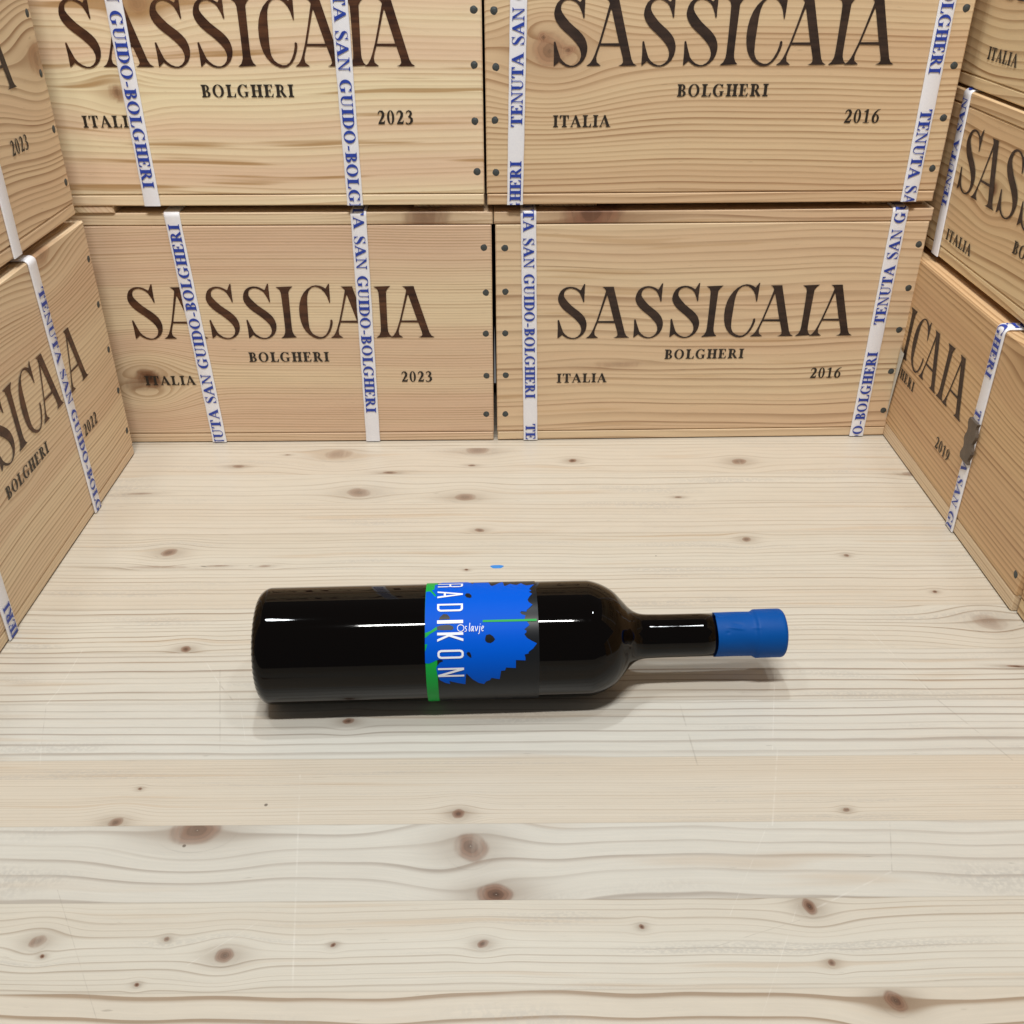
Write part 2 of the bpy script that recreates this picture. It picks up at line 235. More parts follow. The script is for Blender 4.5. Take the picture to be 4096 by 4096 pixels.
# ------------------------------------------------------------------ lettering
def stroke(pts, ws):
    pts = [Vector(p) for p in pts]; L, Rr = [], []
    if not isinstance(ws, (list, tuple)): ws = [ws]*len(pts)
    for i, p in enumerate(pts):
        a = pts[max(0, i-1)]; b = pts[min(len(pts)-1, i+1)]; d = (b-a).normalized(); nn = Vector((-d.y, d.x))*ws[i]*.5
        L.append(tuple(p+nn)); Rr.append(tuple(p-nn))
    return [[L[i], L[i+1], Rr[i+1], Rr[i]] for i in range(len(L)-1)]
def ell(cx, cy, rx, ry, a0=0, a1=360, n=22):
    return [(cx+rx*math.cos(math.radians(a0+(a1-a0)*i/n)), cy+ry*math.sin(math.radians(a0+(a1-a0)*i/n))) for i in range(n+(0 if a1-a0 == 360 else 1))]
def rect(x0, y0, x1, y1): return [(x0, y0), (x1, y0), (x1, y1), (x0, y1)]
def sstem(x, w, o=.1, t=.055, top=True, bot=True):
    P = [rect(x, 0, x+w, 1)]
    if top: P.append([(x-o, 1), (x-o, 1-t), (x, 1-t*2.2), (x+w, 1-t*2.2), (x+w+o, 1-t), (x+w+o, 1)])
    if bot: P.append([(x-o, 0), (x+w+o, 0), (x+w+o, t), (x+w, t*2.2), (x, t*2.2), (x-o, t)])
    return P
W_ = .225
def serif_font():
    F = {}
    F['I'] = (sstem(.1, W_), [], .44)
    F['T'] = (sstem(.27, W_, top=False)+[rect(0, .94, .73, 1), [(0, 1), (0, .7), (.05, .7), (.14, .94), (.3, .98)], [(.73, 1), (.43, .98), (.59, .94), (.68, .7), (.73, .7)]], [], .77)
    F['L'] = (sstem(.1, W_)+[rect(.1, 0, .68, .06), [(.45, 0), (.68, 0), (.71, .3), (.66, .3), (.56, .08)]], [], .73)
    F['E'] = (sstem(.1, W_)+[rect(.1, 0, .66, .06), rect(.1, .94, .64, 1), rect(.28, .48, .5, .54), [(.5, .36), (.5, .66), (.46, .66), (.4, .51), (.46, .36)], [(.45, 0), (.66, 0), (.7, .28), (.66, .28), (.56, .08)], [(.42, 1), (.64, 1), (.64, .72), (.6, .72), (.52, .92)]], [], .74)
    F['H'] = (sstem(.1, W_)+sstem(.56, W_)+[rect(.2, .47, .65, .54)], [], .86)
    F['N'] = (sstem(.12, .06, o=.11, bot=True, top=False)+sstem(.68, .06, o=.1, top=True, bot=False)+[[(0, 1), (.25, 1), (.74, 0), (.66, 0), (.12, .92), (0, .94)]], [], .87)
    F['U'] = (sstem(.1, W_, bot=False)+sstem(.62, .06, bot=False)+[], [], .82)
    F['U'] = ([rect(.1, .3, .29, 1), rect(.62, .3, .68, 1), [(0, 1), (0, .945), (.1, .9), (.29, .9), (.39, .945), (.39, 1)], [(.52, 1), (.52, .945), (.62, .9), (.68, .9), (.78, .945), (.78, 1)],
               ell(.39, .32, .29, .335, 180, 360)+ell(.435, .32, .19, .27, 360, 180)], [], .82)
    F['A'] = ([[(.36, 1), (.46, 1), (.82, 0), (.6, 0), (.33, .82), (.1, 0), (.04, 0)], rect(.2, .3, .6, .36), rect(-.03, 0, .22, .05), rect(.5, 0, .88, .05), [(.02, 0), (.1, 0), (.42, .95), (.36, 1)]],
              [[(.2, .36), (.53, .36), (.36, .86)], [(.12, .05), (.2, .3), (.55, .3), (.6, .05)]], .86)
    F['A'] = ([[(.36, 1), (.47, 1), (.84, 0), (.6, 0), (.31, .86)], [(.03, 0), (.11, 0), (.43, .93), (.37, 1)], rect(.17, .29, .6, .35), rect(-.03, 0, .22, .05), rect(.5, 0, .9, .05)], [], .87)
    bowl = lambda cx, cy, rx, ry, t: ell(cx, cy, rx, ry, -90, 90)+ell(cx, cy, rx-t, ry-.055, 90, -90)
    F['B'] = (sstem(.1, W_, o=.08)+[bowl(.34, .74, .27, .26, .17), bowl(.36, .25, .31, .25, .19)]+[rect(.2, .94, .36, 1), rect(.2, .46, .4, .52), rect(.2, 0, .4, .055)], [], .74)
    F['R'] = (sstem(.1, W_)+[bowl(.36, .73, .28, .27, .17), rect(.2, .94, .38, 1), rect(.2, .46, .38, .52), [(.34, .48), (.52, .5), (.8, .04), (.88, 0), (.6, 0)]], [], .84)
    F['D'] = (sstem(.1, W_)+[bowl(.36, .5, .44, .5, .19), rect(.2, .945, .38, 1), rect(.2, 0, .38, .055)], [], .87)
    F['O'] = ([ell(.42, .5, .42, .52)], [ell(.42, .5, .22, .46)], .9)
    F['G'] = ([ell(.42, .5, .42, .52, 38, 322)+ell(.44, .5, .23, .46, 322, 38), rect(.56, .05, .75, .42), rect(.48, .38, .84, .43), [(.7, .82), (.74, 1), (.7, 1), (.6, .9)], rect(.7, .68, .74, 1)], [], .88)
    F['-'] = ([rect(.06, .27, .36, .4)], [], .42)
    F['0'] = ([ell(.27, .52, .27, .54)], [ell(.27, .52, .1, .49)], .6)
    F['1'] = ([rect(.2, 0, .38, 1.04), [(.04, .88), (.05, .84), (.2, .86), (.38, 1.04), (.33, 1.05)], rect(.06, 0, .52, .05)], [], .6)
    F['2'] = ([*stroke([(.03, .72), (.08, .9), (.2, 1.0), (.33, .97), (.42, .82), (.4, .62), (.26, .36), (.05, .05)], [.03, .08, .1, .16, .2, .2, .14, .06]), [(.0, 0), (.48, 0), (.54, .28), (.5, .28), (.42, .17), (.1, .15)]], [], .6)
    F['3'] = ([*stroke([(.03, .8), (.1, .96), (.24, 1.02), (.37, .93), (.4, .8), (.33, .65), (.18, .54)], [.03, .08, .1, .15, .18, .14, .04]), *stroke([(.18, .55), (.32, .52), (.43, .4), (.43, .24), (.33, .07), (.18, 0), (.06, .04), (.0, .12)], [.05, .12, .19, .2, .13, .07, .1, .1])], [], .6)
    F['6'] = ([ell(.27, .32, .27, .34)+[], *stroke([(.56, 1.04), (.38, .98), (.2, .78), (.1, .5), (.1, .3)], [.03, .08, .14, .19, .2])], [ell(.28, .32, .1, .28)], .6)
    nine = lambda P: [[(.54-x, 1.04-y) for x, y in q] for q in P]
    F['9'] = (nine(F['6'][0]), nine(F['6'][1]), .6)
    S = [(x/42.3+.06, y/40.5) for x, y in BIG['S'][0]]
    F['S'] = ([S, *stroke([(.1, .8), (.2, .62), (.42, .43), (.52, .25)], [.12, .24, .24, .1])], [], .66)
    F[' '] = ([], [], .38)
    return F
def cond_font():
    t = .22; F = {}
    F['R'] = ([rect(0, 0, t, 1), rect(0, .92, .72, 1), rect(0, .46, .72, .53), rect(.78, .58, 1, .87), *stroke([(.7, .955), (.85, .93), (.89, .86)], [.08, .1, .2]), *stroke([(.7, .5), (.85, .52), (.89, .6)], [.08, .1, .2]), rect(.75, 0, .97, .4), *stroke([(.7, .49), (.82, .46), (.86, .38)], [.06, .1, .2])], [])
    F['A'] = ([[(0, 0), (t, 0), (.58, 1), (.4, 1)], [(1, 0), (1-t, 0), (.42, 1), (.6, 1)], rect(.2, .25, .8, .33)], [])
    F['D'] = ([[(0, 0), (.7, 0), (.9, .04), (1, .12), (1, .88), (.9, .96), (.7, 1), (0, 1)]], [[(t, .08), (.66, .08), (.78, .13), (.78, .87), (.66, .92), (t, .92)]])
    F['I'] = ([rect(0, 0, 1, 1)], [])
    F['K'] = ([rect(0, 0, .3, 1), [(.2, .45), (.72, 1), (1, 1), (.45, .45), (1, 0), (.74, 0)], ], [])
    F['O'] = ([[(.3, 0), (.7, 0), (.92, .05), (1, .14), (1, .86), (.92, .95), (.7, 1), (.3, 1), (.08, .95), (0, .86), (0, .14), (.08, .05)]], [[(.34, .08), (.66, .08), (.77, .15), (.77, .85), (.66, .92), (.34, .92), (.23, .85), (.23, .15)]])
    F['N'] = ([rect(0, 0, .2, 1), rect(.8, 0, 1, 1), [(0, 1), (.24, 1), (1, 0), (.76, 0)]], [])
    return F
def ccw(P): return list(P) if sum(P[i-1][0]*P[i][1]-P[i][0]*P[i-1][1] for i in range(len(P))) > 0 else list(P)[::-1]
def tris(pos, holes):
    """union of the outlines minus the holes -> 2D vertices, triangles"""
    vs, fs = [], []
    for P in map(ccw, pos + holes):
        k = len(vs); vs += [Vector((float(a), float(b))) for a, b in P]; fs.append(list(range(k, k+len(P))))
    ov, _, of, _, _, orf = delaunay_2d_cdt(vs, [], fs, 1, 1e-5)
    np_ = len(pos); out = []
    for t, src in zip(of, orf):
        if src and not any(i >= np_ for i in src): out.append(list(t))
    return [(v.x, v.y) for v in ov], out
SERIF = serif_font(); COND = cond_font()
TRI = {k: (tris(a, b), w) for k, (a, b, w) in SERIF.items() if a}
def text_width(s, track=.06): return sum(SERIF[c][2]+track for c in s)-track
def put_text(V, Fc, s, fn, x0, base, width, cap, track=.06):
    """append the string: x0..x0+width, baseline base, cap height cap; fn maps (x, y) to 3D"""
    sx = width/text_width(s, track); x = x0
    for c in s:
        if c in TRI:
            (v2, t2), w = TRI[c]; k = len(V)
            V += [fn(x+a*sx, base+b*cap) for a, b in v2]; Fc += [[k+i for i in t] for t in t2]
        x += (SERIF[c][2]+track)*sx
BIGTRI = {k: tris([p[0]], p[1:]) for k, p in BIG.items()}
BIGX = [('S', 48.9), ('A', 71.94), ('S', 110.2), ('S', 139.4), ('I', 165.44), ('C', 182.16), ('A', 205.0), ('I', 241.8), ('A', 253.0)]

# ------------------------------------------------------------------ materials
M_table = wood('table_pine', (0.565, 0.525, 0.445), (0.525, 0.465, 0.375), (0.225, 0.15, 0.09), F=205, contrast=1.0, rough=0.36, jitter=3.0, fiber=0.09, fleck=0.3, knot=(0.12, 0.062, 0.038), spec=0.45, scratch=SCR, band=0.8, grey=0.38, lo=0.62, pitch=0.2, stave=True)
WOODS = {
 'A': wood('pine_fine_pale', (0.78, 0.63, 0.42), (0.70, 0.50, 0.345), (0.36, 0.205, 0.10), F=430, contrast=0.52, jitter=3.0, fiber=0.08, knot=(0.10, 0.04, 0.018), lo=0.1),
 'B': wood('pine_banded_tan', (0.75, 0.59, 0.385), (0.69, 0.49, 0.315), (0.30, 0.165, 0.085), F=165, contrast=0.62, jitter=3.4, fiber=0.08, knot=(0.16, 0.075, 0.045), pitch=0.3, lo=0.3),
 'C': wood('pine_yellow', (0.87, 0.75, 0.495), (0.79, 0.58, 0.40), (0.46, 0.27, 0.125), F=240, contrast=0.42, jitter=2.6, fiber=0.06, knot=(0.17, 0.075, 0.035), pitch=0.75, lo=0.2),
 'D': wood('pine_straight_orange', (0.745, 0.565, 0.35), (0.675, 0.475, 0.29), (0.31, 0.155, 0.065), F=240, contrast=0.6, jitter=2.6, fiber=0.07, knot=(0.24, 0.13, 0.075), lo=0.25),
 'L': wood('pine_left_stack', (0.78, 0.62, 0.41), (0.70, 0.505, 0.33), (0.33, 0.17, 0.075), F=330, contrast=0.62, jitter=2.4, fiber=0.07, knot=(0.2, 0.09, 0.04), lo=0.2),
 'M': wood('pine_left_top', (0.78, 0.61, 0.39), (0.70, 0.505, 0.32), (0.30, 0.155, 0.07), F=215, contrast=0.75, jitter=2.2, fiber=0.07, knot=(0.2, 0.09, 0.04), lo=0.25),
 'R': wood('pine_aged_orange', (0.69, 0.47, 0.255), (0.62, 0.40, 0.22), (0.27, 0.13, 0.05), F=255, contrast=0.65, jitter=1.3, fiber=0.06, knot=(0.12, 0.045, 0.02), lo=0.2),
 'Q': wood('pine_aged_yellow', (0.74, 0.565, 0.33), (0.67, 0.455, 0.255), (0.30, 0.155, 0.06), F=170, contrast=0.72, jitter=2.3, fiber=0.06, knot=(0.11, 0.045, 0.022), lo=0.25),
}
M_inkbrown = ink('burnt_brown_print', (0.032, 0.012, 0.007), (0.125, 0.050, 0.022), 0.42)
M_inkdark = ink('dark_umber_print', (0.024, 0.014, 0.011), (0.062, 0.036, 0.025), 0.5)
M_inkblack = plain('black_print', (0.020, 0.014, 0.009), 0.55, var=0.3, scale=200)
M_nail = plain('nail_steel', (0.07, 0.08, 0.08), 0.55, metal=0.35, var=0.5, scale=420)
M_nailrim = plain('nail_hole_edge', (0.03, 0.02, 0.014), 0.8)
def ribbon_material():
    g = G('white_woven_ribbon'); t = g.n('ShaderNodeTexCoord').outputs['Object']
    w = g.n('ShaderNodeTexWave', wave_type='BANDS', bands_direction='DIAGONAL'); g.put(w.inputs['Vector'], t); w.inputs['Scale'].default_value = 420; w.inputs['Distortion'].default_value = 3
    g.bump(w.outputs[1], 0.18, 0.0003)
    c = g.mix(g.noise(t, 700, 3), (0.80, 0.80, 0.86), (0.90, 0.90, 0.93))
    return g.set(Base_Color=c, Roughness=0.42)
M_ribbon = ribbon_material()
M_ribbonink = plain('royal_blue_weave', (0.018, 0.052, 0.36), 0.5, var=0.45, scale=800)
M_seal = plain('brown_grey_crimp', (0.115, 0.09, 0.07), 0.5, metal=0.15, var=0.3, scale=160)
M_tape = plain('grey_white_tape', (0.56, 0.55, 0.50), 0.3, var=0.12, scale=90)
M_inside = plain('crate_inside_pine', (0.42, 0.28, 0.16), 0.7, var=0.2, scale=40)

# ------------------------------------------------------------------ tabletop (glued pine staves)
def build_table():
    YAW = -0.0172; y_ref = -0.281; PITCH = 0.0446
    st = {  # stave index: (waves, extra v stretch, tilt)
    }
    rows = range(-12, 9)     # stave k spans v in [y_ref + k*PITCH, +PITCH]
    allV, allF, gr, kn, stv = [], [], [], [], []
    CON = {-1: 1.0, -2: 1.1, -3: .5, -4: .95, -5: .5, -6: 1.15, 0: .7, 1: .55, 2: .5, 3: .55, 4: .5, 5: .45}
    TON = {-1: -.25, -2: -.45, -3: .35, -4: -.45, -5: -.1, -6: .3, 0: -.05, 1: .15, 2: .0, 3: .25, 4: .1, 5: .3}
    cy, sy = math.cos(YAW), math.sin(YAW)
    xs = np.concatenate([np.linspace(-1.0, -0.46, 10)[:-1], np.arange(-0.46, 0.46, 0.0013), np.linspace(0.46, 1.0, 10)])
    base = 0
    style = {-1: (.8, .0010, .0), -2: (.75, .0008, .002), -3: (2.9, .0005, .0), -4: (.50, .0030, .004), -5: (1.3, .0016, .0), -6: (.42, .0032, .006), 0: (1.0, .0016, -.004), 1: (1.0, .0012, .0), 2: (1.1, .0016, .003), 3: (.8, .0012, 0), 4: (.7, .0018, 0), 5: (.75, .002, .002)}
    for k in rows:
        a, b = y_ref + k*PITCH, y_ref + (k+1)*PITCH
        if a < -0.72 or a > 0.6: pass
        fine = -6 <= k <= 7
        n = 34 if fine else 4
        vs = np.concatenate([[a], np.linspace(a+.0006, b-.0006, n+1), [b]])
        X, Vv = np.meshgrid(xs, vs)
        U = X.ravel(); V = Vv.ravel()
        fs, wa, tl = style.get(k, (1.0, .001, 0.0))
        ks = []
        for (kx, ky, R, e, s) in FKN:
            if R < .007: s = min(1, s*1.25)
            ku = cy*kx + sy*ky; kv = -sy*kx + cy*ky
            if a <= kv < b:
                ks.append((ku, kv, R, e, s))
        big = [q for q in ks if q[2] >= .0125]; small = [q for q in ks if q[2] < .0125]
        ve, kd, kh, kr = grain(U, V-0, 3.1+k*0.37, ks, [(wa*.5, .27), (wa*.22, .11), (wa*.08, .05)], tl)
        if small:   # small knots get a finely meshed patch of their own; the coarse grid keeps only their grain
            far = np.ones_like(U)
            for q in small: far = np.where(np.hypot((U-q[0])/(q[2]*q[3]*1.25), (V-q[1])/(q[2]*1.25)) < 1.15, 0.0, far)
            kd = np.where(far > 0, kd, 0.0)
        ve = a + (ve-a)*fs
        wx, wy = cy*U - sy*V, sy*U + cy*V
        z = np.zeros_like(U)
        allV.append(np.stack([wx, wy, z], 1)); gr.append(np.stack([U, ve, np.full_like(U, 3.1+k*0.37)], 1)); kn.append(np.stack([kd, kh, kr], 1))
        stv.append(np.stack([((V-a < 1e-6) | (b-V < 1e-6))*1.0, np.full_like(U, CON.get(k, .7)), np.full_like(U, TON.get(k, .1))], 1))
        R_, C_ = X.shape; idx = base+np.arange(R_*C_).reshape(R_, C_)
        allF.append(np.stack([idx[:-1, :-1], idx[:-1, 1:], idx[1:, 1:], idx[1:, :-1]], -1).reshape(-1, 4)); base += R_*C_
        for q in small:
            rr, tt = np.meshgrid(np.linspace(0.02, 1, 14), np.linspace(0, 2*np.pi, 36, endpoint=False))
            U2 = (q[0]+rr*np.cos(tt)*q[2]*q[3]*1.6).ravel(); V2 = np.clip((q[1]+rr*np.sin(tt)*q[2]*1.6).ravel(), a, b)
            ve2, kd2, kh2, kr2 = grain(U2, V2, 3.1+k*0.37, ks, [(wa*.5, .27), (wa*.22, .11), (wa*.08, .05)], tl)
            ve2 = a+(ve2-a)*fs
            allV.append(np.stack([cy*U2-sy*V2, sy*U2+cy*V2, np.full_like(U2, .00008)], 1)); gr.append(np.stack([U2, ve2, np.full_like(U2, 3.1+k*0.37)], 1)); kn.append(np.stack([kd2, kh2, kr2], 1))
            stv.append(np.stack([np.zeros_like(U2), np.full_like(U2, CON.get(k, .7)), np.full_like(U2, TON.get(k, .1))], 1))
            ix = base+np.arange(36*14).reshape(36, 14); nx = np.roll(ix, -1, 0)
            allF.append(np.stack([ix[:, :-1], ix[:, 1:], nx[:, 1:], nx[:, :-1]], -1).reshape(-1, 4)); base += 36*14
    # slab underside and edges
    top, bot = y_ref + 9*PITCH, y_ref - 12*PITCH
    cs = [(-1, bot), (1, bot), (1, top), (-1, top)]
    w = np.array([[cy*u-sy*v, sy*u+cy*v, zz] for zz in (0, -0.028) for u, v in cs])
    allV.append(w); gr.append(np.array([[u, v+zz, 2.2] for zz in (0, -.028) for u, v in cs])); kn.append(np.tile([0, 0, 9.], (8, 1))); stv.append(np.tile([0, .7, .2], (8, 1)))
    F = [list(f) for f in np.concatenate(allF)]
    for i in range(4): F.append([base+i, base+4+i, base+4+(i+1) % 4, base+(i+1) % 4])
    F.append([base+4, base+7, base+6, base+5])
    o = link_mesh('tabletop', np.concatenate(allV), F, M_table, attrs={'gr': np.concatenate(gr), 'kn': np.concatenate(kn), 'st': np.concatenate(stv)})
    tag(o, 'pale knotty pine boards glued edge to edge under the bottle and crates', 'tabletop', kind='structure')
build_table()
# a fleck of blue paint on the boards behind the bottle
pv = [(0.0003+0.0044*math.cos(t)*(1+.15*math.sin(3*t)), -0.1898+0.0024*math.sin(t)*(1+.2*math.cos(2*t)), 0.00025) for t in np.linspace(0, 2*math.pi, 20, endpoint=False)]
pv = [(x, y, 0.00002) for x, y, z in pv]+[(x*.86+.0003*.14, (y+.1898)*.86-.1898, .0003) for x, y, z in pv]
o = link_mesh('paint_fleck', pv, [[i, (i+1) % 20, 20+(i+1) % 20, 20+i] for i in range(20)]+[list(range(20, 40))], plain('sky_blue_paint', (0.03, 0.22, 0.62), 0.4))
tag(o, 'tiny fleck of bright blue paint on the pale boards just behind the bottle label', 'paint fleck')

# ------------------------------------------------------------------ wine crate
PHRASE = 'TENUTA SAN GUIDO-BOLGHERI'; PLEN = 0.187; PGAP = 0.0236
def ribbon(root, W, H, xt, xb, ori, text, width=0.0118, plen=PLEN, seal=None, lean=0.0):
    """strap up the front and back over the lid; text: list of (start of phrase measured along the path from the bottom) or None"""
    off = 0.0011; hw = width/2; top_len = 0.10
    def path(t):   # t along strap from the bottom edge of the front -> (y, z)
        if t < 0: return (-off, max(t, 0.0004))
        R = 0.0035; a = H+off-R
        if t <= a: return (-off-0.0006*math.sin(math.pi*min(1, max(0, t/a)))*lean, t)
        if t <= a+R*math.pi/2: q = (t-a)/R; return (-off+R*(1-math.cos(q)), a+R*math.sin(q))
        return (-off+R+(t-a-R*math.pi/2), H+off)
    def xc(t): return xb+(xt-xb)*min(t, H)/H
    ts = list(np.linspace(0.0005, H-0.004, 24))+list(np.linspace(H-0.0038, H+0.008, 10))+list(np.linspace(H+.01, H+top_len, 8))
    V, Fc = [], []
    for t in ts:
        y, z = path(t); w = hw*(1+0.02*math.sin(t*260+xt*90))
        y2, z2 = path(t-0.0003)
        for sx, dy in ((-1, 0), (-.9, -.0003), (.9, -.0003), (1, 0)): 
            ty, tz = path(t+0.0005); dyv = Vector((ty-y, tz-z)); dyv = dyv.normalized() if dyv.length else Vector((0, 1)); nrm = Vector((-dyv.y, dyv.x))
            V.append((xc(t)+sx*w, y+nrm.x*(-dy), z+nrm.y*(-dy)))
    m = len(ts)
    for i in range(m-1):
        for j in range(3): Fc.append([4*i+j, 4*i+j+1, 4*i+j+5, 4*i+j+4])
    # underside so that the ribbon has a thickness
    k = len(V)
    for t in ts:
        y, z = path(t)
        ty, tz = path(t+0.0005); d = Vector((ty-y, tz-z)).normalized(); nn = Vector((-d.y, d.x))
        for sx in (-1, 1): V.append((xc(t)+sx*hw*.99, y-nn.x*0.0007, z-nn.y*0.0007))
    for i in range(m-1):
        Fc.append([k+2*i, k+2*i+2, k+2*i+3, k+2*i+1]); Fc.append([4*i, 4*i+4, k+2*i+2, k+2*i]); Fc.append([4*i+3, k+2*i+1, k+2*i+3, 4*i+7])
    s = link_mesh('strap', V, Fc, M_ribbon, root, smooth=True)
    if text:
        cap = 0.0083
        for t0 in text:
            TV, TF = [], []
            def fn(a, b, t0=t0):
                t = t0+a if ori > 0 else t0-a
                t = min(max(t, 0.0007), H+top_len-.001); y, z = path(t)
                ty, tz = path(t+0.0005); d = Vector((ty-y, tz-z)).normalized(); nn = Vector((-d.y, d.x))
                x = xc(t)+(-1 if ori > 0 else 1)*b
                return (x, y+nn.x*0.00075, z+nn.y*0.00075)
            put_text(TV, TF, PHRASE, fn, 0.0, -cap/2, plen, cap, track=.05)
            keep = []
            for f in TF:   # drop what falls outside the visible path
                zs = [TV[i][2] for i in f]
                if max(zs)-min(zs) > 1e-6 or max(TV[i][1] for i in f)-min(TV[i][1] for i in f) > 1e-6: keep.append(f)
            if len(keep) > 3: link_mesh('strap_lettering', TV, keep, M_ribbonink, s)
    if seal:
        z0, z1, mat = seal; V, Fc = [], []; n = 14
        for i in range(n+1):
            z = z0+(z1-z0)*i/n; bul = 0.0012*math.sin(i/n*math.pi*5)
            for sx, yy in ((-1, -off), (-.97, -off-.0022), (0, -off-.0026), (.97, -off-.0022), (1, -off)): V.append((xc(z)+sx*(hw+.0008+(bul if sx < 0 else -bul)), yy, z))
        for i in range(n):
            for j in range(4): Fc.append([5*i+j, 5*i+j+1, 5*i+j+6, 5*i+j+5])
        Fc += [[0, 1, 2, 3, 4], [5*n+4, 5*n+3, 5*n+2, 5*n+1, 5*n]]
        link_mesh('strap_seal', V, Fc, mat, s)

def nail_mesh():
    bm = bmesh.new(); n = 18
    rings = [(0.00305, 0.0, 1), (0.0029, -0.00012, 1), (0.00262, -0.00012, 0), (0.0022, -0.00030, 0), (0.0012, -0.00036, 0)]
    prev = None
    for r, y, mi in rings:
        cur = [bm.verts.new((r*math.cos(2*math.pi*i/n)*(1+.05*math.sin(3*2*math.pi*i/n)), y, r*math.sin(2*math.pi*i/n))) for i in range(n)]
        if prev:
            for i in range(n):
                f = bm.faces.new([prev[i], prev[(i+1) % n], cur[(i+1) % n], cur[i]]); f.material_index = mi; f.smooth = True
        prev = cur
    f = bm.faces.new(prev[::-1]); f.material_index = 0
    me = bpy.data.meshes.new('nail'); bm.to_mesh(me); bm.free(); me.materials.append(M_nail); me.materials.append(M_nailrim); return me
NAIL = nail_mesh()

def lettering(panel, year, ink, ink2, dx=0.0, dz=0.0, sx=1.0, small=True, dz2=None, pieces=('SASSICAIA', 'BOLGHERI', 'ITALIA', 'YEAR'), dxb=0.0, dxy=0.0):
    yq = -0.00042
    fx = lambda x: dx+x*sx
    V, Fc = [], []
    for c, x0 in BIGX:
        v2, t2 = BIGTRI[c]; k = len(V)
        V += [(fx((x0+a)/1000), yq, 0.0935+dz+b/1000) for a, b in v2]; Fc += [[k+i for i in t] for t in t2]
    link_mesh('estate_lettering', V, Fc, ink, panel)
    dz2 = dz if dz2 is None else dz2
    for nm, wd, x0, base, w, cap, tk, ddx in (('town_lettering', 'BOLGHERI', 0.137, 0.0728, 0.0652, 0.0082, .1, dxb), ('country_lettering', 'ITALIA', 0.0495, 0.0528, 0.0412, 0.0080, .1, 0.0), ('vintage_lettering', year, 0.2597, 0.0545, 0.0258, 0.0088, .09, dxy)):
        if not wd: continue
        V, Fc = [], []
        put_text(V, Fc, wd, lambda a, b: (fx(a)+ddx, yq, b+dz2), x0, base, w, cap, tk)
        link_mesh(nm, V, Fc, ink2, panel)

def crate(label, loc, rz, W, H, D, wood_key, seed, year, straps, ink, ink2, knots=(), lid_knots=(), waves=((.0012, .31), (0.00012, .12)), tilt=0.0, bottom=0.0085, mat_b=None, lid='over', battens=((.0, .06), (None, .055)), foot=0.0, nails=5, letter=None, v0=0.0, nail_x=(0.0067, 0.0055), nail_z=None, mat2=None):
    m = WOODS[wood_key]; m2 = WOODS[mat2] if mat2 else m
    root = tag(empty('wine_crate', (loc[0], loc[1], loc[2]), rz), label, 'wine crate', 'wooden wine crates stacked around the table')
    T = 0.0092; tl = 0.0094
    z1 = H-tl if lid == 'over' else H
    fp = slab('front_panel', root, m, 0, W, bottom, z1-0.0003, 0, T, seed, 'x', 0.0022, knots, waves, tilt, v0=v0)
    slab('bottom_panel', root, WOODS[mat_b] if mat_b else m2, 0.0003, W-0.0003, 0.0002, bottom-0.0003, 0.0002, D, seed+.4, 'x', 0.006, (), waves, tilt*.5)
    if lid == 'over': slab('lid', root, m2, -0.0011, W+0.0011, z1, H, -0.0002, D, seed+.7, 'x', 0.004, lid_knots, waves, 0)
    else: 
        o = slab('lid', root, m2, 0.0005, W-0.0005, T+.0004, D, -(H-.0004), -(H-tl), seed+.7, 'x', 0.004, lid_knots, waves, 0)
        o.rotation_euler = (-math.pi/2, 0, 0)
        # slab lies in x/z with its face toward -y: turned so that the face looks up and z becomes depth
    for x in (0.0, W-T):
        b = slab('side_panel', root, m2, 0, D-2*T, bottom, z1-0.0006, 0, T-0.0006, seed+1.1+x, 'x', 0.02)
        b.rotation_euler = (0, 0, math.pi/2); b.location = (x+T-0.0003, T+0.0004, 0)
    slab('back_panel', root, m2, 0, W, bottom, z1-.0006, D-T, D-0.0004, seed+1.9, 'x', 0.03)
    if foot > 0:
        for bx, bw in battens:
            x0 = W-bw if bx is None else bx
            slab('batten', root, m2, x0, x0+bw, -foot+0.0002, -0.0001, 0.016 if bx is None or bx > .01 else 0.0012, D*.96, seed+2.3+x0, 'y', 0.006)
    zs = nail_z or [0.0245+(0.1660-0.0245)*i/(nails-1) for i in range(nails)]
    rnd = random.Random(int(seed*100))
    for nx in (nail_x[0], W-nail_x[1]):
        for z in zs:
            o = bpy.data.objects.new('nail', NAIL); COL.objects.link(o); o.parent = root
            o.location = (nx+rnd.uniform(-.0005, .0005), 0.0001, z+rnd.uniform(-.001, .001)); o.rotation_euler = (rnd.uniform(-.05, .05), rnd.uniform(0, 6), rnd.uniform(-.05, .05)); o.scale = (.92, 1, .92)
    if letter is not None: lettering(fp, year, ink, ink2, **letter)
    for s in straps: ribbon(root, W, H, *s)
    return root

# ------------------------------------------------------------------ the crates
aA = -0.0133
up = lambda end, p=PLEN: [end-p, end-2*p-PGAP, end+PGAP]          # 'I' of the phrase ends at height end, reading upward
down = lambda end, p=PLEN: [end+p, end+2*p+PGAP, end-PGAP]        # reading downward, phrase starts above
PL2 = 0.207
crate('pale fine grained crate dated 2023 with a dark knot, standing on the tabletop', (-0.33497, 0.00446, 0.0004), aA, 0.335, 0.193, 0.477, 'A', 0.31, '2023',
      [(0.0953, 0.1022, 1, up(0.1851, PL2)[:1], 0.0118, PL2), (0.2352, 0.2323, -1, down(0.0275, PL2)[:2], 0.0118, PL2)], M_inkbrown, M_inkblack, CKN['A'], [(0.2845, 0.1884, .0085, 2.2, .75)], letter=dict(dx=0.0, dz=0.0018, dz2=0.0003), waves=((.0010, .33), (0.00020, .14)), v0=0.2)
